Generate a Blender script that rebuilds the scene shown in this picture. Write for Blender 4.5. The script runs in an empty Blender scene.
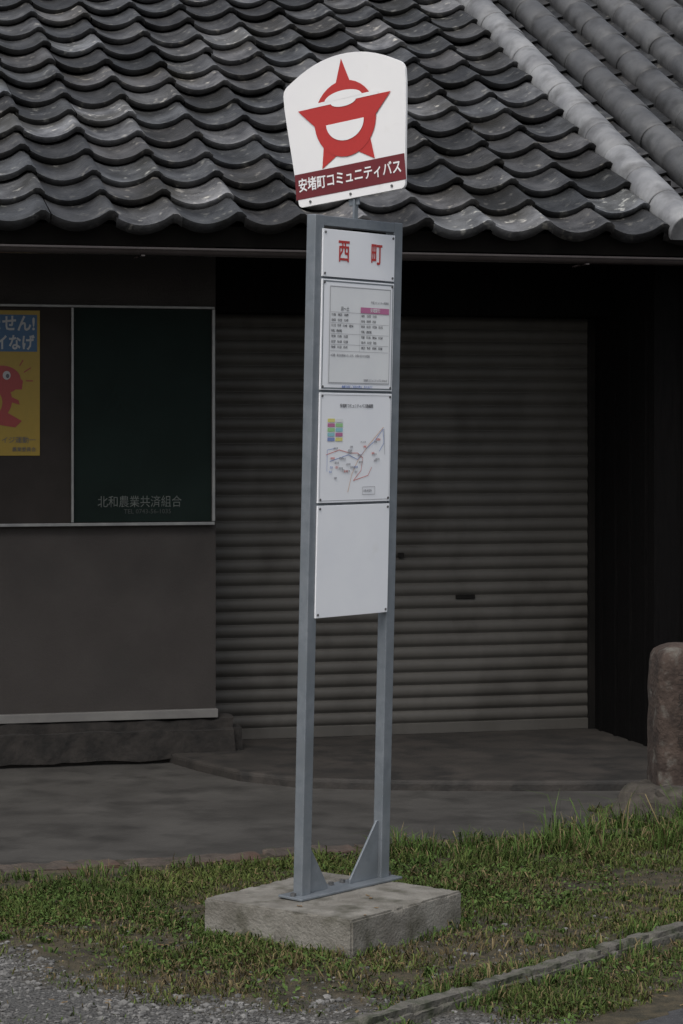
import bpy, bmesh, math, random
import numpy as np
from mathutils import Vector, Matrix, noise as mnoise
random.seed(4); rng=np.random.default_rng(7)
S=bpy.context.scene
S.view_settings.view_transform='Standard'; S.view_settings.look='None'; S.view_settings.exposure=0
C=bpy.data.collections.new("scene"); S.collection.children.link(C)
# ---------------- world / sun
W=bpy.data.worlds.new("World"); S.world=W; W.use_nodes=True
nt=W.node_tree; bg=nt.nodes['Background']
sky=nt.nodes.new('ShaderNodeTexSky'); sky.sky_type='NISHITA'; sky.sun_disc=False
EL,AZ=math.radians(52),math.radians(200)
sky.sun_elevation=EL; sky.sun_rotation=AZ; sky.air_density=1.0; sky.dust_density=3.0
hs=nt.nodes.new('ShaderNodeHueSaturation'); hs.inputs['Saturation'].default_value=0.4
nt.links.new(sky.outputs[0],hs.inputs['Color']); nt.links.new(hs.outputs[0],bg.inputs['Color'])
bg.inputs['Strength'].default_value=0.15
sl=bpy.data.lights.new("sun","SUN"); sl.energy=1.5; sl.angle=math.radians(40); sl.color=(1,.97,.93)
so=bpy.data.objects.new("sun",sl); C.objects.link(so)
sd=Vector((math.sin(AZ)*math.cos(EL),math.cos(AZ)*math.cos(EL),math.sin(EL)))
so.rotation_euler=sd.to_track_quat('Z','Y').to_euler()
# ---------------- camera
cd=bpy.data.cameras.new("camera"); cam=bpy.data.objects.new("camera",cd); C.objects.link(cam)
cam.location=(0,0,1.54); cam.rotation_euler=(math.radians(90),0,0)
cd.sensor_width=36; cd.lens=36*2380/1024; cd.shift_y=-77/1024; cd.clip_end=2000
S.camera=cam
# ---------------- materials
def mat(name,c1,c2=None,scale=8,rough=.8,bump=0,bscale=40,metal=0,detail=4,c3=None,s3=60,t3=(.6,.75),attr=None,spec=.5,stretch=None,lo=.35,hi=.65,k=1,c4=None,s4=4,t4=(.5,.7)):
    m=bpy.data.materials.new(name); m.use_nodes=True; t=m.node_tree; n=t.nodes; L=t.links
    p=n['Principled BSDF']; p.inputs['Roughness'].default_value=rough; p.inputs['Metallic'].default_value=metal
    p.inputs['Specular IOR Level'].default_value=spec
    tc=n.new('ShaderNodeTexCoord'); vec=tc.outputs['Object']
    if stretch:
        mp=n.new('ShaderNodeMapping'); mp.inputs['Scale'].default_value=stretch; L.new(vec,mp.inputs[0]); vec=mp.outputs[0]
    if c2 is None: c2=c1
    c1=tuple(v*k for v in c1); c2=tuple(v*k for v in c2)
    nz=n.new('ShaderNodeTexNoise'); nz.inputs['Scale'].default_value=scale; nz.inputs['Detail'].default_value=detail; nz.inputs['Roughness'].default_value=.65
    L.new(vec,nz.inputs['Vector'])
    r=n.new('ShaderNodeValToRGB'); r.color_ramp.elements[0].position=lo; r.color_ramp.elements[1].position=hi
    r.color_ramp.elements[0].color=(*c1,1); r.color_ramp.elements[1].color=(*c2,1)
    L.new(nz.outputs[0],r.inputs[0]); col=r.outputs[0]
    def over(col,c,s,tt):
        nz3=n.new('ShaderNodeTexNoise'); nz3.inputs['Scale'].default_value=s; nz3.inputs['Detail'].default_value=4; L.new(vec,nz3.inputs['Vector'])
        r3=n.new('ShaderNodeValToRGB'); r3.color_ramp.elements[0].position=tt[0]; r3.color_ramp.elements[1].position=tt[1]
        r3.color_ramp.elements[0].color=(0,0,0,1); r3.color_ramp.elements[1].color=(1,1,1,1)
        L.new(nz3.outputs[0],r3.inputs[0])
        mx=n.new('ShaderNodeMixRGB'); L.new(r3.outputs[0],mx.inputs[0]); L.new(col,mx.inputs[1]); mx.inputs[2].default_value=(*[v*k for v in c],1); return mx.outputs[0]
    if c4: col=over(col,c4,s4,t4)
    if c3: col=over(col,c3,s3,t3)
    if attr:
        a=n.new('ShaderNodeAttribute'); a.attribute_name=attr
        mx=n.new('ShaderNodeMixRGB'); mx.blend_type='MULTIPLY'; mx.inputs[0].default_value=1
        L.new(col,mx.inputs[1]); L.new(a.outputs['Color'],mx.inputs[2]); col=mx.outputs[0]
    L.new(col,p.inputs['Base Color'])
    if bump:
        nb=n.new('ShaderNodeTexNoise'); nb.inputs['Scale'].default_value=bscale; nb.inputs['Detail'].default_value=3; L.new(vec,nb.inputs['Vector'])
        b=n.new('ShaderNodeBump'); b.inputs['Strength'].default_value=bump; b.inputs['Distance'].default_value=.01
        L.new(nb.outputs[0],b.inputs['Height']); L.new(b.outputs[0],p.inputs['Normal'])
    return m
def plain(name,c,rough=.55,attr=None,spec=.5):
    m=bpy.data.materials.new(name); m.use_nodes=True; t=m.node_tree; n=t.nodes; L=t.links
    p=n['Principled BSDF']; p.inputs['Roughness'].default_value=rough; p.inputs['Specular IOR Level'].default_value=spec
    if attr:
        a=n.new('ShaderNodeAttribute'); a.attribute_name=attr; L.new(a.outputs['Color'],p.inputs['Base Color'])
    else:
        w=n.new('ShaderNodeTexNoise'); w.inputs['Scale'].default_value=20; w.inputs['Detail'].default_value=1
        r=n.new('ShaderNodeValToRGB'); r.color_ramp.elements[0].color=(*[v*.93 for v in c],1); r.color_ramp.elements[1].color=(*[v*1.07 for v in c],1)
        L.new(w.outputs[0],r.inputs[0]); L.new(r.outputs[0],p.inputs['Base Color'])
    return m
M={}
M['galv']=mat('galvanised_steel',(.160,.180,.200),(.215,.235,.255),18,.45,.04,150,.3,c3=(.13,.145,.155),s3=9,t3=(.5,.8))
M['white']=mat('white_sheet',(.77,.78,.81),(.81,.82,.84),4,.35,c3=(.71,.71,.71),s3=12,t3=(.65,.95))
M['paper']=mat('paper',(.67,.68,.69),(.72,.73,.73),5,.5)
M['head']=mat('head_white',(.76,.75,.75),(.80,.79,.78),3,.4,c3=(.68,.66,.63),s3=14,t3=(.62,.9))
M['red']=plain('red_paint',(.43,.026,.022),.4)
M['maroon']=mat('maroon_paint',(.12,.010,.014),(.15,.013,.018),6,.4)
for nm,c in (('black',(.06,.06,.07)),('grey',(.30,.30,.32)),('pink',(.45,.15,.28)),('blue',(.20,.27,.5)),('cyan',(.25,.5,.55)),('green',(.3,.55,.25)),('orange',(.6,.36,.22)),('yellowink',(.65,.6,.2)),('mapred',(.55,.16,.14))):
    M[nm]=plain(nm+'_ink',c,.6)
M['screw']=plain('screw_steel',(.09,.09,.09),.4)
M['block']=mat('cast_concrete',(.135,.124,.105),(.235,.222,.195),7,.92,.5,110,c3=(.075,.070,.052),s3=11,t3=(.48,.70))
M['kerb']=mat('kerb_concrete',(.085,.08,.068),(.17,.158,.136),14,.95,.7,80,c3=(.045,.05,.03),s3=13,t3=(.45,.62))
M['brownkerb']=mat('brown_edging',(.045,.035,.028),(.095,.075,.060),10,.95,.6,60,c3=(.075,.042,.030),s3=7,t3=(.5,.7))
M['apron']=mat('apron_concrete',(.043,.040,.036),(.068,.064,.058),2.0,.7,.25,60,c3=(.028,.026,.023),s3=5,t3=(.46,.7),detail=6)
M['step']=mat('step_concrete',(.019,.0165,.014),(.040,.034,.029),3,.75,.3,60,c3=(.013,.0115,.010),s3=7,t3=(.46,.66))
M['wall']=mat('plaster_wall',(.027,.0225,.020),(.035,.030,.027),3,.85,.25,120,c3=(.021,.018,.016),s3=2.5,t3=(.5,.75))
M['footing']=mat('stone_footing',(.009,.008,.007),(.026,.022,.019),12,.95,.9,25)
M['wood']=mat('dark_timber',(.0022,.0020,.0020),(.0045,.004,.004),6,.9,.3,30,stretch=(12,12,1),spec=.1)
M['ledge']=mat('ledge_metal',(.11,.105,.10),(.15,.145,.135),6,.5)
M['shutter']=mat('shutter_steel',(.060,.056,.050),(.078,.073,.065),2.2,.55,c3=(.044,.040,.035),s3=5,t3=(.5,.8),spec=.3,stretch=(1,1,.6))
M['alu']=mat('aluminium',(.17,.17,.17),(.23,.23,.22),12,.4,metal=.3)
M['board']=mat('chalk_green',(.003,.0080,.0062),(.0045,.0108,.0088),4,.7,c3=(.006,.0124,.0102),s3=3,t3=(.5,.8),spec=.15)
M['felt']=mat('brown_felt',(.022,.019,.017),(.027,.023,.021),6,.95,spec=.2)
M['posteryellow']=plain('poster_yellow',(.23,.15,.010),.5)
M['posterblue']=plain('poster_blue',(.016,.065,.14),.5)
M['posterwhite']=plain('poster_white',(.28,.28,.28),.5)
M['posterred']=plain('poster_red',(.21,.020,.017),.5)
M['chalk']=mat('board_lettering',(.10,.11,.10),(.05,.058,.054),30,.8)
M['chalkfaint']=plain('faint_chalk',(.0062,.0125,.0105),.8,spec=.15)
M['chalkmid']=plain('faded_lettering',(.04,.045,.042),.9)
M['gutter']=mat('gutter_pvc',(.034,.027,.026),(.045,.037,.036),8,.22)
M['tile']=mat('roof_tile',(.034,.035,.038),(.112,.115,.12),7,.50,.4,60,c3=(.29,.285,.26),s3=21,t3=(.60,.76),attr='col',c4=(.026,.025,.021),s4=3.2,t4=(.46,.72),spec=.4)
M['tube']=mat('round_ridge_tile',(.13,.132,.138),(.23,.232,.235),5,.5,.10,70,c3=(.07,.07,.07),s3=9,t3=(.50,.78),attr='col')
M['under']=mat('roof_underside',(.005,.0045,.004),(.010,.0085,.0075),5,.9,spec=.2)
M['stone']=mat('marker_stone',(.028,.019,.015),(.074,.052,.041),9,.95,.9,50,c3=(.12,.11,.095),s3=16,t3=(.58,.72))
M['carve']=plain('carved_shadow_stone',(.020,.015,.012),.95)
M['rock']=mat('rock',(.026,.022,.017),(.074,.064,.053),8,.95,.9,30,c3=(.03,.035,.015),s3=10)
M['asphalt']=mat('asphalt',(.038,.038,.040),(.065,.065,.067),60,.9,.6,260,c3=(.12,.12,.12),s3=180,t3=(.6,.7))
M['gravel']=mat('gravel_stone',(.09,.088,.083),(.18,.175,.167),20,.9,0,100,attr='col')
M['grass']=plain('grass_blades',(1,1,1),.7,attr='col',spec=.12)
def soil():
    m=bpy.data.materials.new('soil_and_gravel'); m.use_nodes=True; t=m.node_tree; n=t.nodes; L=t.links
    p=n['Principled BSDF']; p.inputs['Roughness'].default_value=.95
    tc=n.new('ShaderNodeTexCoord')
    def nz(s,d=5):
        x=n.new('ShaderNodeTexNoise'); x.inputs['Scale'].default_value=s; x.inputs['Detail'].default_value=d; L.new(tc.outputs['Object'],x.inputs[0]); return x.outputs[0]
    def ramp(v,a,b,c1,c2):
        r=n.new('ShaderNodeValToRGB'); r.color_ramp.elements[0].position=a; r.color_ramp.elements[1].position=b
        r.color_ramp.elements[0].color=(*c1,1); r.color_ramp.elements[1].color=(*c2,1); L.new(v,r.inputs[0]); return r.outputs[0]
    s=ramp(nz(22),.35,.7,(.028,.025,.014),(.085,.067,.038))
    g=ramp(nz(120),.38,.62,(.030,.029,.028),(.12,.117,.11))
    a=n.new('ShaderNodeAttribute'); a.attribute_name='col'
    sp=n.new('ShaderNodeSeparateColor'); L.new(a.outputs['Color'],sp.inputs[0])
    mx=n.new('ShaderNodeMixRGB'); L.new(sp.outputs[0],mx.inputs[0]); L.new(s,mx.inputs[1]); L.new(g,mx.inputs[2])
    L.new(mx.outputs[0],p.inputs['Base Color'])
    b=n.new('ShaderNodeBump'); b.inputs['Strength'].default_value=.9; b.inputs['Distance'].default_value=.01
    L.new(nz(110),b.inputs['Height']); L.new(b.outputs[0],p.inputs['Normal'])
    return m
M['soil']=soil()
# ---------------- helpers
def empty(name,mw=None,parent=None):
    o=bpy.data.objects.new(name,None); o.empty_display_size=.1; C.objects.link(o)
    if parent: o.parent=parent
    if mw is not None: o.matrix_local=mw
    return o
def mesh(name,verts,faces,m,parent=None,smooth=False,cols=None):
    me=bpy.data.meshes.new(name); me.from_pydata(verts,[],faces); me.update()
    o=bpy.data.objects.new(name,me); C.objects.link(o); me.materials.append(M[m] if isinstance(m,str) else m)
    if parent: o.parent=parent
    if smooth: me.polygons.foreach_set('use_smooth',[True]*len(me.polygons))
    if cols is not None:
        at=me.attributes.new('col','FLOAT_COLOR','POINT'); at.data.foreach_set('color',np.asarray(cols,dtype=np.float32).ravel())
    return o
def box(name,parent,x0,x1,y0,y1,z0,z1,m,bevel=0):
    v=[(x,y,z) for x in(x0,x1) for y in(y0,y1) for z in(z0,z1)]
    f=[(0,1,3,2),(4,6,7,5),(0,4,5,1),(2,3,7,6),(0,2,6,4),(1,5,7,3)]
    o=mesh(name,v,f,m,parent)
    if bevel:
        b=o.modifiers.new('b','BEVEL'); b.width=bevel; b.segments=2
    return o
def poly(name,parent,pts,y,m):
    return mesh(name,[(p[0],y,p[1]) for p in pts],[tuple(range(len(pts)))],m,parent)
def rect(name,parent,x0,x1,z0,z1,y,m): return poly(name,parent,[(x0,z0),(x1,z0),(x1,z1),(x0,z1)],y,m)
def prism(name,parent,pts,y0,y1,m,bevel=0):
    n=len(pts); v=[(p[0],y0,p[1]) for p in pts]+[(p[0],y1,p[1]) for p in pts]
    f=[tuple(range(n)),tuple(range(2*n-1,n-1,-1))]+[(i,i+n,(i+1)%n+n,(i+1)%n) for i in range(n)]
    o=mesh(name,v,f,m,parent)
    if bevel:
        b=o.modifiers.new('b','BEVEL'); b.width=bevel; b.segments=2; b.limit_method='ANGLE'
    return o
def text(name,parent,s,x,z,size,m,y,align='LEFT',sx=1,off=0,vert='CENTER'):
    c=bpy.data.curves.new(name,'FONT'); c.body=s; c.size=size; c.align_x=align; c.align_y=vert; c.offset=off; c.extrude=.0002
    c.resolution_u=2
    o=bpy.data.objects.new(name,c); C.objects.link(o); o.parent=parent; o.location=(x,y,z); o.rotation_euler=(math.pi/2,0,0); o.scale=(sx,1,1)
    c.materials.append(M[m]); return o
def lines(name,parent,pts,w,y,m):
    vs=[];fs=[]
    for (x0,z0),(x1,z1) in zip(pts[:-1],pts[1:]):
        d=Vector((x1-x0,z1-z0)); 
        if d.length==0: continue
        d.normalize(); p=Vector((-d.y,d.x))*w/2; e=d*w*.3
        b=len(vs)
        for q in((x0-e.x-p.x,z0-e.y-p.y),(x1+e.x-p.x,z1+e.y-p.y),(x1+e.x+p.x,z1+e.y+p.y),(x0-e.x+p.x,z0-e.y+p.y)): vs.append((q[0],y,q[1]))
        fs.append((b,b+1,b+2,b+3))
    return mesh(name,vs,fs,m,parent)
# ================= BUS STOP SIGN =================
TH=math.radians(50)
BSM=Matrix.Translation((0,7.38,.13))@Matrix.Rotation(TH,4,'Z')@Matrix.Rotation(math.radians(1.55),4,'X')
bs=empty("bus_stop_sign",BSM)
H=2.08
PL,PR=-.188,.236; PW=.042
def channel(name,x0,x1):
    return box(name,bs,x0,x1,0,.036,.006,H,'galv',.003)
channel('post_left',PL,PL+PW); channel('post_right',PR-PW,PR)
IL,IR=PL+PW,PR-PW
box('top_rail',bs,IL,IR,.0015,.034,H-.032,H-.0015,'galv',.002)
for i,z in enumerate((1.88,1.54,1.20,.865)): box('cross_rail_%d'%i,bs,IL,IR,.006,.03,z-.012,z+.012,'galv',.001)
box('foot_plate',bs,PL-.035,PR+.030,-.03,.065,0,.008,'galv',.002)
prism('gusset_left',bs,[(IL,.008),(IL+.095,.008),(IL+.095,.02),(IL+.010,.15),(IL,.15)],.014,.021,'galv',.001)
prism('gusset_right',bs,[(IR,.008),(IR-.135,.008),(IR-.135,.02),(IR-.010,.19),(IR,.19)],.014,.021,'galv',.001)
for x in(PL-.020,PR+.016,0.0,.055):
    pts=[(x+.009*math.cos(a),.017+.009*math.sin(a)) for a in np.linspace(0,2*math.pi,7)[:-1]]
    yy=.026 if .0<=x<=.1 else 0
    v=[(p[0],p[1]+yy,.0085) for p in pts]+[(p[0],p[1]+yy,.018) for p in pts]
    mesh('anchor_bolt',v,[tuple(range(6,12))]+[(i,(i+1)%6,(i+1)%6+6,i+6) for i in range(6)],'screw',bs)
PX0,PX1=-.158,.190
def panel(name,z0,z1,m='white'):
    o=box(name,bs,PX0,PX1,-.006,-.0005,z0,z1,m,.001)
    for x in(PX0+.010,PX1-.010):
        for z in(z0+.010,z1-.010):
            pts=[(x+.004*math.cos(a),z+.004*math.sin(a)) for a in np.linspace(0,2*math.pi,9)[:-1]]
            prism(name+'_screw',bs,pts,-.0085,-.0062,'screw')
    return o
panel('header_panel',1.893,2.038)
panel('timetable_panel',1.548,1.886)
panel('map_panel',1.203,1.540)
panel('blank_panel',.852,1.195)
Y=-.0075
mc=(PX0+PX1)/2
text('stop_name_left',bs,'西',mc-.076,1.970,.074,'red',Y,'CENTER',.78,.0010)
text('stop_name_right',bs,'町',mc+.082,1.970,.074,'red',Y,'CENTER',.78,.0010)
kx=(PX1-PX0)/.394
pb=empty('printed_sheets',Matrix.Translation((mc+.01*kx,0,0))@Matrix.Diagonal((kx,1,1,1)),bs)
OX0,OX1=-.207,.187
def border(nm,x0,x1,z0,z1,w,y,m):
    rect(nm+'_b',pb,x0,x1,z0,z0+w,y,m);rect(nm+'_t',pb,x0,x1,z1-w,z1,y,m)
    rect(nm+'_l',pb,x0,x0+w,z0+w,z1-w,y,m);rect(nm+'_r',pb,x1-w,x1,z0+w,z1-w,y,m)
border('holder',OX0+.005,OX1-.005,1.552,1.882,.004,-.0068,'galv')
rect('timetable_paper',pb,-.168,.168,1.568,1.868,-.0072,'paper')
border('sheet',-.166,.166,1.570,1.866,.0022,-.0078,'grey')
rect('pink_heading',pb,.0,.158,1.788,1.806,-.0082,'pink')
text('heading_a',pb,'月〜土',-.085,1.797,.015,'black',-.0085,'CENTER')
text('heading_b',pb,'安堵駅行',.08,1.797,.014,'paper',-.0088,'CENTER')
text('heading_c',pb,'平成コミュニティ時刻表',.155,1.822,.009,'grey',-.0085,'RIGHT')
zz=1.779
for r in range(7):
    for k_,x0 in enumerate((-.158,.005)):
        if r==3: text('tt_%d%d'%(r,k_),pb,'行先：西安堵',x0,zz,.0095,'black',-.0085)
        else: text('tt_%d%d'%(r,k_),pb,'   '.join('%d:%02d'%(random.randint(7,18),random.randint(0,59)) for _ in range(random.choice((3,4)))),x0,zz,.0115,'black',-.0085,sx=.95)
    zz-=.0165
for z in(1.787,1.754,1.721,1.688,1.668): lines('tt_rule',pb,[(-.160,z),(.158,z)],.0009,-.0083,'grey')
lines('tt_mid',pb,[(-.002,1.787),(-.002,1.668)],.0009,-.0083,'grey')
text('tt_note',pb,'※日曜・祝日は運休いたします。お問い合わせは役場',-.158,1.655,.009,'grey',-.0085)
text('tt_note2',pb,'安堵町コミュニティバス 0743-57',.155,1.580,.009,'grey',-.0085,'RIGHT')
text('tt_foot',pb,'●■安堵町 ご乗車の際は   手をあげて',-.01,1.5585,.010,'blue',-.0085,'CENTER')
MX=-.0072
border('map',OX0+.006,OX1-.006,1.209,1.534,.0015,MX,'grey')
text('map_title',pb,'安堵町コミュニティバス路線図',-.01,1.500,.0130,'black',-.0075,'CENTER')
for i,c in enumerate(('yellowink','pink','green','cyan','blue')):
    for k_ in range(2):
        rect('legend_%d%d'%(i,k_),pb,-.165+.043*k_,-.127+.043*k_,1.450-.0145*i,1.461-.0145*i,-.0078,c if k_==0 else ('paper','green','cyan','pink','yellowink')[i])
lines('route_a',pb,[(-.17,1.35),(-.10,1.365),(-.04,1.355),(.0,1.355),(.03,1.34),(.02,1.30),(-.02,1.27),(.06,1.285),(.08,1.31)],.0020,-.0076,'mapred')
lines('route_b',pb,[(-.15,1.33),(-.05,1.35),(.0,1.335),(.05,1.37),(.09,1.39),(.14,1.43),(.145,1.385),(.12,1.36)],.0020,-.0079,'blue')
lines('route_c',pb,[(-.05,1.235),(-.03,1.29),(.0,1.33),(.06,1.38),(.14,1.435)],.0019,-.0082,'orange')
lines('route_d',pb,[(-.165,1.30),(-.165,1.365),(-.12,1.37)],.0016,-.0082,'blue')
lines('route_e',pb,[(.145,1.43),(.15,1.35)],.0018,-.0085,'grey')
for i in range(30):
    x=random.uniform(-.16,.13); z=1.345+.4*(x)*.35+random.uniform(-.055,.045)
    text('stop_label',pb,random.choice(['西安堵','笠目','役場前','東安堵','かしの木','岡崎']),x,z,.0076,random.choice(['grey','grey','mapred','blue','grey']),-.009)
border('key',.03,.10,1.225,1.25,.0015,-.0082,'grey'); text('key_text',pb,'凡例 停留所',.034,1.2375,.009,'grey',-.0085)
# head plate, turned square to the frame
HB=Matrix.Translation((.03,7.36,2.272))@Matrix.Rotation(math.radians(-38),4,'Z')@Matrix.Rotation(math.radians(-5.2),4,'Y')
hd=empty('head_plate_mount',BSM.inverted()@HB,bs)
def head_outline():
    P=[]
    def arc(cx,cz,r,a0,a1,n=6):
        for a in np.linspace(math.radians(a0),math.radians(a1),n): P.append((cx+r*math.cos(a),cz+r*math.sin(a)))
    arc(-.193,.016,.016,270,180)
    P.append((-.219,.12)); P.append((-.232,.24)); P.append((-.2395,.32))
    arc(-.2035,.357,.037,174,116,6)
    for x in np.linspace(-.187,.187,15): P.append((x,.452-.052*(abs(x)/.2)**2.1))
    arc(.2035,.357,.037,64,6,6)
    P.append((.2395,.32)); P.append((.232,.24)); P.append((.219,.12))
    arc(.193,.016,.016,0,-90)
    return P[::-1]
prism('head_plate',hd,head_outline(),0,.010,'head',.001)
rect('band',hd,-.2155,.2155,.026,.106,-.0012,'maroon')
text('band_text',hd,'安堵町コミュニティバス',0,.066,.045,'head',-.0025,'CENTER',.82,.0007)
LC=(0,.250);r=.121
def ell(cx,cz,a,b,a0=0,a1=360,n=40):
    return [(cx+a*math.cos(t),cz+b*math.sin(t)) for t in np.radians(np.linspace(a0,a1,n))]
for i,(R,w) in enumerate(((.188,.044),(0,0),(.176,.052),(.176,.052),(0,0))):
    if R==0: continue
    a=math.radians(90+72*i); d=(math.cos(a),math.sin(a)); p=(-d[1],d[0])
    poly('star_point',hd,[(LC[0]+d[0]*R,LC[1]+d[1]*R),(LC[0]+d[0]*.07+p[0]*w,LC[1]+d[1]*.07+p[1]*w),(LC[0]+d[0]*.07-p[0]*w,LC[1]+d[1]*.07-p[1]*w)],-.0012-.0003*i,'red')
poly('emblem_disc',hd,ell(LC[0],LC[1],r,r*.98),-.003,'red')
poly('star_bar',hd,[(-.183,.303),(-.108,.232),(.108,.232),(.183,.303)],-.0034,'red')
rect('emblem_gap',hd,-.135,.135,.303,.315,-.0042,'head')
poly('emblem_arch',hd,ell(0,.312,.074,.026,0,180),-.0046,'head')
poly('emblem_arch_b',hd,ell(0,.305,.050,.017,180,360),-.005,'head')
poly('emblem_bowl',hd,ell(0,.240,.074,.058,0,-180),-.0046,'head')
box('head_bracket',bs,.008,.028,.012,.02,H-.01,H+.06,'galv',.002)
box('head_bracket_arm',hd,-.02,.02,.011,.018,-.022,.06,'galv',.002)
for x in(-.16,0,.16):
    prism('head_screw',hd,ell(x,.014,.004,.004,0,330,10),-.004,-.0008,'screw')
# ================= CONCRETE BLOCK =================
def noisy_box(name,L,Wd,Hh,m,amp,seg=.03,mw=None,rnd=.012,fr=14,chip=0):
    bm=bmesh.new(); bmesh.ops.create_cube(bm,size=1)
    for v in bm.verts: v.co=Vector((v.co.x*L,v.co.y*Wd,(v.co.z+.5)*Hh))
    bmesh.ops.bevel(bm,geom=list(bm.edges),offset=rnd,segments=2,affect='EDGES')
    for ax,ln in((0,L),(1,Wd),(2,Hh)):
        n=max(1,int(ln/seg))
        for i in range(1,n):
            no=[0,0,0]; no[ax]=1; co=[0,0,0]; co[ax]=(-ln/2+ln*i/n) if ax<2 else ln*i/n
            bmesh.ops.bisect_plane(bm,geom=bm.verts[:]+bm.edges[:]+bm.faces[:],plane_co=co,plane_no=no)
    bm.normal_update()
    off=Vector((random.random()*50,random.random()*50,0))
    for v in bm.verts:
        n=mnoise.fractal(v.co*fr+off,1,2,4); v.co+=v.normal*n*amp
        if chip:
            ed=sum((abs(abs(v.co.x)-L/2)<rnd*1.3, abs(abs(v.co.y)-Wd/2)<rnd*1.3, abs(v.co.z-Hh)<rnd*1.3))
            if ed>=2:
                q=mnoise.fractal(v.co*30+off*2,1,2,3)
                if q>.15: v.co-=v.normal*chip*min(1,(q-.15)*3)
    me=bpy.data.meshes.new(name); bm.to_mesh(me); bm.free(); me.materials.append(M[m])
    o=bpy.data.objects.new(name,me); C.objects.link(o); me.polygons.foreach_set('use_smooth',[True]*len(me.polygons))
    me.set_sharp_from_angle(angle=math.radians(50))
    if mw is not None: o.matrix_local=mw
    return o
BTH=math.radians(53)
blk=noisy_box('concrete_base_block',.570,.565,.13,'block',.0012,.014,Matrix.Translation((-.024,7.315,-.002))@Matrix.Rotation(BTH,4,'Z'),.006,20,.006)
# ================= BUILDING =================
BETA=math.radians(14.6); O=Vector((0,10.4,0))
B=empty('tiled_roof_building',Matrix.Translation(O)@Matrix.Rotation(BETA,4,'Z'))
WE=-.362
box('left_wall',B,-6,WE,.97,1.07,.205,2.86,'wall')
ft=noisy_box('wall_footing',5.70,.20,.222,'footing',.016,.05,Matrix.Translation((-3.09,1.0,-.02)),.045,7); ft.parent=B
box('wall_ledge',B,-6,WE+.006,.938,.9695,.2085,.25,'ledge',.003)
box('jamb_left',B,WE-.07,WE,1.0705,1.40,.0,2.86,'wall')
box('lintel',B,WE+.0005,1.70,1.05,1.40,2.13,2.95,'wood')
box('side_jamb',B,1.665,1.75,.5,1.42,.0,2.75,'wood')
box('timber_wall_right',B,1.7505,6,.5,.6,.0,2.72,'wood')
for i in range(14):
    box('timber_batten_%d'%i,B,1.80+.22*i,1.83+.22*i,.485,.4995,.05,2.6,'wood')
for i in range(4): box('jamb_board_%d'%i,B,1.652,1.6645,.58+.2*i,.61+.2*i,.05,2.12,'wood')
box('rear_wall',B,-6,6,7.2,7.3,0,2.8,'wall'); box('end_wall_left',B,-6.1,-6.001,.97,7.2,0,3.2,'wall'); box('end_wall_right',B,6.001,6.1,.5,7.2,0,3.2,'wall')
prof=[];sp=.0635;z=.105;k=0
while z<2.13:
    for u,dy in((0,0),(.06,-.001),(.12,-.006),(.3,-.0125),(.55,-.014),(.8,-.0095),(.92,-.003),(.96,.004)): prof.append((z+u*sp,dy))
    z+=sp
xs=np.linspace(WE+.001,1.665,16); vs=[];fs=[]
for x in xs:
    for (zz,dy) in prof: vs.append((x,1.32+dy+.0025*math.sin(x*3+zz*5)+.0015*math.sin(x*7-zz*9),zz))
n=len(prof)
for i in range(len(xs)-1):
    for j in range(n-1): fs.append((i*n+j,(i+1)*n+j,(i+1)*n+j+1,i*n+j+1))
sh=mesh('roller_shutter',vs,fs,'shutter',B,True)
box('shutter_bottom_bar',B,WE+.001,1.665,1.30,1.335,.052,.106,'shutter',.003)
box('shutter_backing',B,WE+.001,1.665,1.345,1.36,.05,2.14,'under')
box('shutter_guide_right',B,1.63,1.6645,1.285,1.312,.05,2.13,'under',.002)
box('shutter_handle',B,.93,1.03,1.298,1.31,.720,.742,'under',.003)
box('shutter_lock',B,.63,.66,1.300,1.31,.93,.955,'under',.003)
# notice board
box('board_back',B,-2.4,-.375,.945,.9685,1.12,2.145,'felt')
rect('chalkboard',B,-1.04,-.39,1.135,2.13,.9415,'board')
def bar(nm,x0,x1,z0,z1): box(nm,B,x0,x1,.925,.9448,z0,z1,'alu',.002)
bar('board_frame_top',-2.4,-.375,2.132,2.144); bar('board_frame_bottom',-2.4,-.375,1.117,1.131); bar('board_frame_right',-.387,-.373,1.1335,2.1315); bar('board_mullion',-1.052,-1.041,1.1335,2.1315)
text('board_name',B,'北和農業共済組合',-.53,1.225,.058,'chalk',.939,'RIGHT',.86)
text('board_phone',B,'TEL 0743-56-1035',-.58,1.182,.030,'chalkmid',.939,'RIGHT')
text('old_chalk_a',B,'次の',-.77,1.70,.15,'chalkfaint',.940,'CENTER',.9)
text('old_chalk_b',B,'為',-.79,1.45,.19,'chalkfaint',.940,'CENTER',.9)
# poster
rect('poster_sheet',B,-1.72,-1.197,1.445,2.115,.9405,'posteryellow')
rect('poster_band',B,-1.70,-1.210,1.925,2.095,.9395,'posterblue')
text('poster_line1',B,'ません!',-1.217,2.050,.080,'posterwhite',.9385,'RIGHT',.85,.002)
text('poster_line2',B,'ポイなげ',-1.222,1.962,.074,'posterwhite',.9385,'RIGHT',.82,.002)
cx=-1.38
poly('poster_figure_body',B,ell(cx-.02,1.70,.075,.085),.9392,'posterred')
poly('poster_figure_head',B,ell(cx+.01,1.795,.085,.065),.9389,'posterred')
poly('poster_figure_snout',B,[(cx+.06,1.83),(cx+.105,1.79),(cx+.10,1.75),(cx+.04,1.75)],.9388,'posterred')
poly('poster_figure_eye',B,ell(cx+.03,1.815,.018,.02),.9383,'posterwhite')
poly('poster_figure_pupil',B,ell(cx+.034,1.812,.008,.01),.9378,'black')
poly('poster_figure_belly',B,ell(cx-.03,1.69,.04,.055),.9386,'posteryellow')
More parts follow.
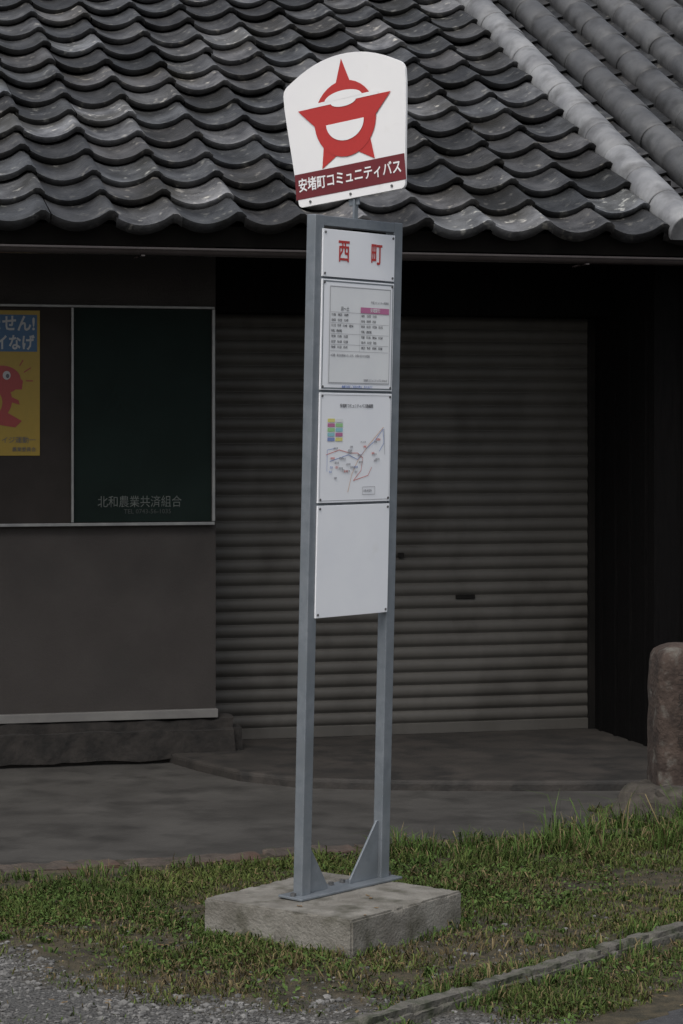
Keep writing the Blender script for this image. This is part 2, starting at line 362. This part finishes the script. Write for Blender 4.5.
poly('poster_figure_arm',B,[(cx+.02,1.73),(cx+.085,1.70),(cx+.09,1.68),(cx+.02,1.70)],.9384,'posterred')
poly('poster_figure_foot',B,[(cx-.09,1.60),(cx+.07,1.575),(cx+.10,1.605),(cx+.02,1.65),(cx-.05,1.64)],.9386,'posterred')
lines('poster_ray',B,[(cx+.11,1.83),(cx+.14,1.85)],.005,.9388,'posterred'); lines('poster_ray2',B,[(cx+.12,1.79),(cx+.15,1.79)],.005,.9388,'posterred'); lines('poster_ray3',B,[(cx+.09,1.86),(cx+.105,1.885)],.005,.9388,'posterred')
text('poster_small',B,'イジ運動一',-1.215,1.515,.032,'black',.9388,'RIGHT'); text('poster_small2',B,'農業委員会',-1.215,1.472,.022,'black',.9388,'RIGHT')
# roof
m_=.5; al=math.atan(m_); ca,sa=math.cos(al),math.sin(al)
def rp(a,l,h): return (a,l*ca-h*sa,2.40+l*sa+h*ca)
RL=4.9
def slab(nm,l0,l1,h0,h1,a0,a1,m):
    v=[rp(a,l,h) for a in(a0,a1) for l in(l0,l1) for h in(h0,h1)]
    mesh(nm,v,[(0,1,3,2),(4,6,7,5),(0,4,5,1),(2,3,7,6),(0,2,6,4),(1,5,7,3)],m,B)
slab('roof_deck',.06,RL,-.03,.0,-6.4,6.4,'under')
vv=rp(0,RL,0); yb=vv[1]; zb=vv[2]
mesh('roof_rear',[(-6.4,yb,zb),(6.4,yb,zb),(6.4,yb*2+.2,2.3),(-6.4,yb*2+.2,2.3)],[(0,1,2,3)],'tile',B,cols=[(1,1,1,1)]*4)
box('ridge',B,-6.4,6.4,yb-.12,yb+.12,zb-.05,zb+.25,'under',.05)
for i in range(30):
    a=-6.2+.42*i; slab('rafter_%d'%i,.10,1.6,-.09,-.031,a,a+.05,'under')
slab('fascia',.055,.085,-.075,.02,-6.4,6.4,'under')
wT=.28; ex=.262; tl=.30
NU=15
def hprof(u):
    if u<.76: return -.034*math.sin(math.pi*u/.76)**.9
    return .024*math.sin(math.pi*(u-.76)/.24*.93)
V=[];F=[];CO=[]
def tile(a0,w,l0,ln,lift,th,tone,hp,rot=0,NUc=NU,back=.0):
    us=[i/(NUc-1) for i in range(NUc)]; vsn=(0,.12,.4,.7,1)
    wm=random.uniform(-.02,.06)
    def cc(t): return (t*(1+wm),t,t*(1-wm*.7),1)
    base=len(V)
    for v in vsn:
        for u in us:
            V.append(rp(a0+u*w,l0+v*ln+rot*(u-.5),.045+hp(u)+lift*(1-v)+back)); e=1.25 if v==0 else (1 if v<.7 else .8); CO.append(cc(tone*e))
    for j in range(4):
        for i in range(NUc-1):
            p=base+j*NUc+i; F.append((p,p+1,p+NUc+1,p+NUc))
    b2=len(V)
    for k in(0,1):
        for u in us:
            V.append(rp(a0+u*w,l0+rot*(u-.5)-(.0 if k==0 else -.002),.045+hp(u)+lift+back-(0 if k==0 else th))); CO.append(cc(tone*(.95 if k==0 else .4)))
    b3=len(V)
    for i in range(NUc-1): F.append((b2+i,b2+NUc+i,b2+NUc+i+1,b2+i+1))
    for u in us:
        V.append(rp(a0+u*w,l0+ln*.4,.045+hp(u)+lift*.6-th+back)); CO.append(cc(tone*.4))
    for i in range(NUc-1): F.append((b2+NUc+i,b3+i,b3+i+1,b2+NUc+i+1))
    a=len(V)
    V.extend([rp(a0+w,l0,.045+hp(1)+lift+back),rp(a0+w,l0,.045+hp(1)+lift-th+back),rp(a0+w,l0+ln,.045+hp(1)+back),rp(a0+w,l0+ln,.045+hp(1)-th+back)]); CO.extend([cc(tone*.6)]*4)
    F.append((a,a+1,a+3,a+2))
rows=18; acol=1.52
for i in range(rows):
    for j in range(27):
        a0=acol-(j+1)*wT+random.uniform(-.006,.006)
        tone=random.choice([.4,.55,.65,.75,.9,1,1.1,1.4,2.0])*random.uniform(.85,1.12)
        tile(a0,wT+.004,i*ex-.01+random.uniform(-.011,.011),tl,.040+random.uniform(-.006,.008),.028 if i else .045,tone,hprof,random.uniform(-.018,.018),back=random.uniform(-.003,.003))
trough=lambda u:-.03*math.sin(math.pi*u)
for i in range(rows):
    for j in range(9):
        tone=random.uniform(.25,.55)
        tile(1.53+.30*j if j else 1.50,.30,i*ex+random.uniform(-.006,.006),tl,.022,.014 if i else .045,tone,trough,random.uniform(-.008,.008),9)
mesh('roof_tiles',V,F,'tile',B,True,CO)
V=[];F=[];CO=[]
def tube(ac,tone,rad=.086):
    seg=.31; nn=18
    for s in range(16):
        l0=s*seg-.035; l1=l0+seg+.01; t=tone*random.uniform(.82,1.12); r0=rad+.0015; r1=rad-.003; jx=random.uniform(-.004,.004)
        base=len(V)
        for (l,rr) in((l0,r0-.005),(l0+.006,r0),(l0+.15,r0-.001),(l1,r1)):
            for k in range(nn+1):
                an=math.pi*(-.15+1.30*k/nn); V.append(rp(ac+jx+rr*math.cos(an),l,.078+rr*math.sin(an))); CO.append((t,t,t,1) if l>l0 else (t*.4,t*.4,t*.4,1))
        for q in range(3):
            for k in range(nn):
                p=base+q*(nn+1)+k; F.append((p,p+nn+1,p+nn+2,p+1))
        if s==0:
            c=len(V); 
            for k in range(nn+1):
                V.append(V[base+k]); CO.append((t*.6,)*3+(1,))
            F.append(tuple(range(c,c+nn+1)))
for j in range(9): tube(1.60+.30*j,1.22 if j==0 else (.55,.45,.42)[j%3])
mesh('round_ridge_tiles',V,F,'tube',B,True,CO)
# gutter
V=[];F=[];nn=12
for x in(-6.3,6.3):
    for k in range(nn+1):
        an=math.pi+math.pi*k/nn; V.append((x,-.055+.034*math.cos(an),2.333+.030*math.sin(an)))
    for k in range(nn+1):
        an=2*math.pi-math.pi*k/nn; V.append((x,-.055+.031*math.cos(an),2.333+.027*math.sin(an)))
q=2*nn+2
for k in range(q): F.append((k,(k+1)%q,(k+1)%q+q,k+q))
mesh('gutter',V,F,'gutter',B,True)
box('gutter_lip',B,-6.3,6.3,-.093,-.087,2.327,2.337,'gutter',.002)
for i in range(12):
    box('gutter_bracket_%d'%i,B,-5.9+1.0*i,-5.885+1.0*i,-.095,.09,2.298,2.304,'gutter')
# ================= STEP / APRON / GROUND =================
pts=[(-.60,.95),(-.52,.62),(-.40,.25),(-.19,-.01),(.10,-.15),(.41,-.26),(.80,-.37),(1.23,-.46),(1.7,-.5),(2.4,-.5),(2.4,1.42),(-.60,1.42)]
def spoly(name,parent,pts,z0,z1,m,bevel=0):
    n=len(pts); v=[(p[0],p[1],z0) for p in pts]+[(p[0],p[1],z1) for p in pts]
    f=[tuple(range(n-1,-1,-1)),tuple(range(n,2*n))]+[(i,(i+1)%n,(i+1)%n+n,i+n) for i in range(n)]
    o=mesh(name,v,f,m,parent)
    if bevel: b=o.modifiers.new('b','BEVEL'); b.width=bevel; b.segments=3; b.limit_method='ANGLE'
    return o
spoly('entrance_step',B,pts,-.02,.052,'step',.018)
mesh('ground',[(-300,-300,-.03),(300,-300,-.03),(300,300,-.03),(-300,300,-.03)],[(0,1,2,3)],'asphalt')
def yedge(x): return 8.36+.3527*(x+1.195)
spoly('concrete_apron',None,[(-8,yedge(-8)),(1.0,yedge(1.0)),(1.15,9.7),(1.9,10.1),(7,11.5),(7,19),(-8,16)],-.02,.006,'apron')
ed=empty('edging_stones'); x=-2.6; k=0
while x<1.0:
    L=random.uniform(.35,.62); a=math.atan(.3527); cx_=x+L/2
    o=noisy_box('edging_%d'%k,L-.004,.17,.046+random.uniform(-.006,.006),'brownkerb',.009,.03,Matrix.Translation((cx_,yedge(cx_)-.075,-.02))@Matrix.Rotation(a+random.uniform(-.02,.02),4,'Z'),.014,14,.012)
    o.parent=ed; x+=L*math.cos(a); k+=1
kd=Vector((.646,.763)); kn=Vector((.763,-.646)); K0=Vector((.128,6.27))+kn*.05
kb=empty('roadside_kerb'); t=-1.5;k=0
while t<5:
    L=.6; p=K0+kd*(t+L/2)
    o=noisy_box('kerb_%d'%k,L-.008,.075,.080,'kerb',.009,.02,Matrix.Translation((p.x,p.y,-.03+random.uniform(-.006,.004)))@Matrix.Rotation(math.atan2(kd.y,kd.x)+random.uniform(-.02,.02),4,'Z'),.014,16,.016); o.parent=kb
    t+=L;k+=1
A0=K0+kn*.40
edge=[A0+kd*s+kn*(.02*math.sin(s*7)+.012*math.sin(s*23+1)) for s in np.linspace(-3,12,160)]
p3=A0+kd*-3+kn*8; p2=A0+kd*12+kn*8
spoly('road',None,[(q.x,q.y) for q in edge][::-1]+[(p3.x,p3.y),(p2.x,p2.y)],-.02,.008,'asphalt')
def sn(x,y,s,seed=0):
    return (np.sin(x*s*1.3+seed+1.7*np.sin(y*s*.9+seed*2))+np.sin(y*s*1.1+seed*1.3+1.9*np.sin(x*s*.7+seed))+.6*np.sin((x+y)*s*2.3+seed*.7+np.sin((x-y)*s*1.9)))/2.6
def lowb(x): return np.interp(x,[-2.4,-1.01,-.75,-.52,-.3,.13,.3,1],[7.3,6.98,6.70,6.46,6.38,6.38,6.33,5.6])
def kcoord(x,y): return (x-K0.x)*kn.x+(y-K0.y)*kn.y
def gmask(x,y):
    d=(y-lowb(x)) + .09*sn(x,y,7,2)+.06*sn(x,y,19,5)
    return np.clip(.5-d/.20,0,1)
def hgt(x,y):
    g=gmask(x,y); kc=kcoord(x,y)
    h=.018+.008*sn(x,y,5,1)+.004*sn(x,y,17,3)
    h=h*(1-g)+(.0+.003*sn(x,y,25,8))*g
    h=np.where(kc>.03,np.minimum(h,.012+.004*sn(x,y,9,2)),h)
    return h
gx=np.linspace(-4,5,260); gy=np.linspace(5.0,10.2,170)
X,Yy=np.meshgrid(gx,gy,indexing='ij'); Z=hgt(X,Yy)
Z=np.where(kcoord(X,Yy)>.50,-.026,Z)
ap=(Yy>yedge(X)+.02)&(X<1.02); Z=np.where(ap,-.025,Z)
Z=np.where((Yy>9.75),-.025,Z)
nv=np.stack([X,Yy,Z],-1).reshape(-1,3); ni,nj=X.shape
idx=np.arange(ni*nj).reshape(ni,nj)
fc=np.stack([idx[:-1,:-1],idx[1:,:-1],idx[1:,1:],idx[:-1,1:]],-1).reshape(-1,4)
gm=gmask(X,Yy).reshape(-1); cc=np.stack([gm,gm,gm,np.ones_like(gm)],-1)
mesh('verge_soil',nv.tolist(),fc.tolist(),'soil',None,True,cc)
def inblock(x,y,mrg=.0):
    dx=x+.024; dy=y-7.315; u=dx*math.cos(BTH)+dy*math.sin(BTH); v=-dx*math.sin(BTH)+dy*math.cos(BTH)
    return (np.abs(u)<.286+mrg)&(np.abs(v)<.283+mrg)
def valid(x,y,mk=.045):
    kc=kcoord(x,y)
    ok=~inblock(x,y,.0)
    mg=np.interp(x,[-1.2,-.4,.2,.9],[.30,.27,.17,.13])
    ok&=~((y>yedge(x)-mg+.05*sn(x,y,9,4)+.02*sn(x,y,31,4))&(x<1.0))
    ok&=~((np.abs(kc)<mk))
    ok&=(kc<.38+.04*sn(x,y,14,9))
    ok&=(y<9.75)
    return ok
def build_blades(name,x,y,hl,w,bend,cols,z0=None):
    n=len(x); z=hgt(x,y) if z0 is None else z0
    an=rng.uniform(0,2*np.pi,n); face=rng.uniform(0,2*np.pi,n)
    dx=np.cos(an)*bend; dy=np.sin(an)*bend; wx=np.cos(face)*w/2; wy=np.sin(face)*w/2
    V=np.zeros((n,5,3))
    V[:,0]=np.stack([x-wx,y-wy,z-.004],-1); V[:,1]=np.stack([x+wx,y+wy,z-.004],-1)
    V[:,2]=np.stack([x-wx*.8+dx*.35*hl,y-wy*.8+dy*.35*hl,z+hl*.6],-1); V[:,3]=np.stack([x+wx*.8+dx*.35*hl,y+wy*.8+dy*.35*hl,z+hl*.6],-1)
    V[:,4]=np.stack([x+dx*hl,y+dy*hl,z+hl*(1-.45*np.minimum(bend,1.6))],-1)
    base=(np.arange(n)*5)
    me=bpy.data.meshes.new(name); me.vertices.add(n*5); me.vertices.foreach_set('co',V.astype(np.float32).ravel())
    li=np.stack([base,base+1,base+3,base+2,base+2,base+3,base+4],-1).ravel()
    me.loops.add(len(li)); me.loops.foreach_set('vertex_index',li.astype(np.int32))
    st=np.stack([np.arange(n)*7,np.arange(n)*7+4],-1).ravel(); me.polygons.add(2*n); me.polygons.foreach_set('loop_start',st.astype(np.int32))
    me.polygons.foreach_set('loop_total',np.tile([4,3],n).astype(np.int32))
    at=me.attributes.new('col','FLOAT_COLOR','POINT')
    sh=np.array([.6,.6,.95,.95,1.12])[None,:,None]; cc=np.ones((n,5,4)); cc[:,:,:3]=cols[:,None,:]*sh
    at.data.foreach_set('color',cc.astype(np.float32).ravel()); me.update(calc_edges=True); me.validate()
    me.materials.append(M['grass']); o=bpy.data.objects.new(name,me); C.objects.link(o); return o
def drybias(x,y):
    return np.exp(-(((x-.45)/.45)**2+((y-7.0)/.36)**2))+.9*np.exp(-(((x+.30)/.50)**2+((y-6.62)/.20)**2))+.5*np.exp(-(((x+1.0)/.45)**2+((y-7.25)/.18)**2))+.5*np.exp(-(((x-.7)/.3)**2+((y-8.0)/.25)**2))
def grasscol(x,y,n):
    mixv=np.clip(.5+.6*sn(x,y,4,21)+rng.normal(0,.22,n),0,1)[:,None]
    cols=np.array([.052,.083,.020])*(1-mixv)+np.array([.108,.134,.036])*mixv
    dry=rng.uniform(0,1,n)<(.15+.50*drybias(x,y)+.18*np.clip(sn(x,y,6,31),0,1))
    cols[dry]=np.array([.19,.147,.075])*rng.uniform(.4,1.1,(dry.sum(),1))
    return cols*rng.uniform(.65,1.3,(n,1))
N=400000
x=rng.uniform(-2.2,2.6,N); y=rng.uniform(5.9,9.75,N)
ok=valid(x,y)&(np.abs(x)<y*.18+.2)
g=gmask(x,y); kc=kcoord(x,y)
clump=np.clip(.56+.62*sn(x,y,4.3,11)+.50*sn(x,y,13,6)+.40*sn(x,y,37,16),.06,1)
dens=clump*(1-g*.985)*(1-.68*np.clip(drybias(x,y),0,1))
ok&=(rng.uniform(0,1,N)<dens)
x=x[ok];y=y[ok];n=len(x); cl=clump[ok]
hl=rng.gamma(4,.0048,n)*(.5+.75*cl)*(1+.35*sn(x,y,3,7)); hl=np.clip(hl,.005,.065)
hl*=np.where(y>8.3,1.4,1)
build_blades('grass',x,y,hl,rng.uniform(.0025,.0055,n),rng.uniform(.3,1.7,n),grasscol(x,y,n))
print('blades',n)
def leaflets(name,x,y,zup,s,cols):
    n=len(x); z=hgt(x,y)+zup; a=rng.uniform(0,2*np.pi,n); tx_=rng.normal(0,.45,n); ty_=rng.normal(0,.45,n)
    pts=np.array([(-1,0),(-.45,.55),(.4,.6),(1,0),(.4,-.6),(-.45,-.55)])
    px=pts[None,:,0]*s[:,None]; py=pts[None,:,1]*s[:,None]*.9
    V=np.stack([x[:,None]+px*np.cos(a)[:,None]-py*np.sin(a)[:,None], y[:,None]+px*np.sin(a)[:,None]+py*np.cos(a)[:,None], z[:,None]+px*tx_[:,None]+py*ty_[:,None]+.15*np.abs(py)],-1)
    F=(np.arange(n)*6)[:,None]+np.arange(6)[None]
    cc=np.ones((n,6,4)); cc[...,:3]=cols[:,None,:]
    mesh(name,V.reshape(-1,3).tolist(),F.tolist(),'grass',None,False,cc.reshape(-1,4))
N=120000
x=rng.uniform(-2.1,2.3,N); y=rng.uniform(6.0,9.7,N); g=gmask(x,y)
p_=np.clip(.08+.8*sn(x,y,3.1,51)+.5*sn(x,y,11,54),0,1)*np.clip(1-2*g,0,1)*(1-.8*np.clip(drybias(x,y),0,1))
ok=valid(x,y)&(np.abs(x)<y*.18+.1)&(rng.uniform(0,1,N)<p_)
x=x[ok];y=y[ok];n=len(x)
leaflets('clover_weeds',x,y,rng.uniform(.004,.026,n),rng.uniform(.0035,.008,n),np.array([.064,.105,.027])*rng.uniform(.6,1.4,(n,1)))
rx=[];ry=[];rh=[];rc=[]
for i in range(150):
    cx0=random.uniform(-1.6,1.9); cy0=random.uniform(6.3,9.2)
    if not bool(valid(np.array(cx0),np.array(cy0))) or float(gmask(np.array(cx0),np.array(cy0)))>.2: continue
    m0=random.randint(8,16); rx+= [cx0+random.gauss(0,.008) for _ in range(m0)]; ry+=[cy0+random.gauss(0,.008) for _ in range(m0)]; hh=random.uniform(.02,.05); rh+=[hh*random.uniform(.6,1.1) for _ in range(m0)]; t0=random.uniform(.8,1.4); rc+=[t0]*m0
rx,ry,rh,rc=map(np.array,(rx,ry,rh,rc)); n=len(rx)
build_blades('weed_rosettes',rx,ry,rh,rng.uniform(.006,.010,n),rng.uniform(.8,1.7,n),np.array([.062,.10,.026])*rc[:,None])
tx=[];ty=[];th=[]
def tuft(cx,cy,r,n,h):
    a=rng.uniform(0,2*np.pi,n); rr=r*np.sqrt(rng.uniform(0,1,n)); tx.append(cx+rr*np.cos(a)); ty.append(cy+rr*np.sin(a)*.7); th.append(rng.uniform(.4,1.1,n)*h)
for i in range(46):
    px=random.uniform(.15,1.0); tuft(px,yedge(px)-.18-random.uniform(0,.25),random.uniform(.03,.10),36,random.uniform(.05,.13))
for i in range(34): tuft(random.uniform(.85,1.9),random.uniform(8.6,9.2),.09,55,random.uniform(.08,.17))
for i in range(12): tuft(random.uniform(.7,1.6),random.uniform(8.7,9.1),.03,9,random.uniform(.2,.28))
for i in range(22): px=random.uniform(-2,.3); tuft(px,yedge(px)-.28,.06,24,random.uniform(.03,.08))
for i in range(60):
    s=random.uniform(-.1,2.4); q=K0+kd*s+kn*random.choice([-.06,-.05,.06,.09]); tuft(q.x,q.y,.035,26,random.uniform(.03,.08))
for (u,v) in [(random.uniform(-.3,.3),s*.30) for s in(-1,1) for _ in range(9)]+[(s*.31,random.uniform(-.28,.28)) for s in(-1,1) for _ in range(9)]:
    tuft(-.024+u*math.cos(BTH)-v*math.sin(BTH),7.315+u*math.sin(BTH)+v*math.cos(BTH),.03,20,random.uniform(.025,.055))
tx=np.concatenate(tx);ty=np.concatenate(ty);th=np.concatenate(th)
k_=~inblock(tx,ty,.002); tx=tx[k_];ty=ty[k_];th=th[k_]
n=len(tx); cols=(np.array([.056,.092,.022])*rng.uniform(.7,1.8,(n,1))); d_=rng.uniform(0,1,n)<.2; cols[d_]=np.array([.20,.16,.08])
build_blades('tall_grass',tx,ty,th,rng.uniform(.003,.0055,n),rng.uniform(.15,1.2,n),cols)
# gravel
def stones(name,x,y,z,s,tone,m):
    bm=bmesh.new(); bmesh.ops.create_icosphere(bm,subdivisions=1,radius=1); bv=np.array([v.co[:] for v in bm.verts]); bf=np.array([[v.index for v in f.verts] for f in bm.faces]); bm.free()
    n=len(x); k=len(bv)
    sc=np.stack([s*rng.uniform(.7,1.4,n),s*rng.uniform(.7,1.4,n),s*rng.uniform(.4,.8,n)],-1)
    V=bv[None]*(1+rng.normal(0,.14,(n,k,1)))*sc[:,None,:]; a=rng.uniform(0,6.28,n); ca_,sa_=np.cos(a)[:,None],np.sin(a)[:,None]
    V=np.stack([V[...,0]*ca_-V[...,1]*sa_,V[...,0]*sa_+V[...,1]*ca_,V[...,2]],-1)+np.stack([x,y,z],-1)[:,None,:]
    Fc=(bf[None]+(np.arange(n)*k)[:,None,None]).reshape(-1,3); cc=np.ones((n,k,4)); cc[...,:3]=tone[:,None,None]
    mesh(name,V.reshape(-1,3).tolist(),Fc.tolist(),m,None,False,cc.reshape(-1,4))
N=70000
x=rng.uniform(-1.5,.9,N); y=rng.uniform(5.9,7.6,N); g=gmask(x,y)
cl=np.clip(.65+.6*sn(x,y,5,40),.10,1)
ok=(rng.uniform(0,1,N)<np.clip(g*cl*.7+.02,0,1))&valid(x,y)&(np.abs(x)<y*.16)
x=x[ok];y=y[ok];n=len(x); s=np.clip(rng.gamma(3,.0014,n),.002,.012)
stones('gravel',x,y,hgt(x,y)+s*.2,s,rng.uniform(.4,1.4,n),'gravel')
vs=[];fs=[]
def leaf(x,y,z,s):
    a=random.uniform(0,6.28); b=len(vs)
    P=[(-1,0,0),(-.3,.4,.15),(.5,.35,.1),(1,0,.25),(.5,-.35,.05),(-.3,-.4,.2)]
    for p in P: vs.append((x+s*(p[0]*math.cos(a)-p[1]*math.sin(a)),y+s*(p[0]*math.sin(a)+p[1]*math.cos(a)),z+s*p[2]))
    fs.append((b,b+1,b+2,b+3)); fs.append((b,b+3,b+4,b+5))
for i in range(190):
    lx=random.uniform(-1.2,1.5); ly=random.uniform(6.2,8.2)
    if abs(kcoord(lx,ly))<.06: continue
    ib=bool(inblock(np.array(lx),np.array(ly)))
    if ib and random.random()<.6: continue
    leaf(lx,ly,.1295 if ib else float(hgt(np.array(lx),np.array(ly)))+.02,random.uniform(.006,.015))
M['leaf']=mat('dry_leaf',(.12,.07,.03),(.22,.15,.07),20,.8)
mesh('fallen_leaves',vs,fs,'leaf')
# ================= STONE MARKER =================
def marker():
    prof=[(0,1.04),(.1,1.02),(.25,1.0),(.4,.99),(.50,.985),(.54,.965),(.57,.92),(.59,.84),(.605,.68),(.614,.45),(.618,.2),(.619,0.01)]
    ring=40; hw=.125; v=[];f=[]
    P2=[]
    for a,b in zip(prof[:-1],prof[1:]):
        m=max(1,int((b[0]-a[0])/.03))
        for q in range(m): P2.append((a[0]+(b[0]-a[0])*q/m,a[1]+(b[1]-a[1])*q/m))
    P2.append(prof[-1])
    for (z,k) in P2:
        for i in range(ring):
            a=2*math.pi*i/ring; c,s_=math.cos(a),math.sin(a); e=.28
            px=hw*k*math.copysign(abs(c)**e,c); py=hw*.9*k*math.copysign(abs(s_)**e,s_)
            nn=mnoise.fractal(Vector((px*16,py*16,z*16)),1,2,4)*.006
            v.append((px*(1+nn*6),py*(1+nn*6),z+nn*.5))
    for j in range(len(P2)-1):
        for i in range(ring): f.append((j*ring+i,j*ring+(i+1)%ring,(j+1)*ring+(i+1)%ring,(j+1)*ring+i))
    f.append(tuple((len(P2)-1)*ring+i for i in range(ring)))
    e=empty('stone_marker',Matrix.Translation((1.352,9.42,.10))@Matrix.Rotation(math.radians(6),4,'Z'))
    mesh('pillar',v,f,'stone',e,True)
    for i,ch in enumerate('三界万霊'):
        text('inscription_%d'%i,e,ch,-.030,.48-.08*i,.055,'carve',-.1265,'CENTER')
    bm=bmesh.new(); bmesh.ops.create_icosphere(bm,subdivisions=4,radius=1)
    for q in bm.verts:
        nn=mnoise.fractal(q.co*1.6+Vector((3,1,7)),1,2,5); q.co=Vector((q.co.x*.31,q.co.y*.27,max(-.12,min(.11,q.co.z*.18))))*(1+.20*nn)
    me=bpy.data.meshes.new('foundation_rock'); bm.to_mesh(me); bm.free(); me.materials.append(M['rock'])
    o=bpy.data.objects.new('foundation_rock',me); C.objects.link(o); o.parent=e; o.location=(.04,-.04,-.045)
marker()
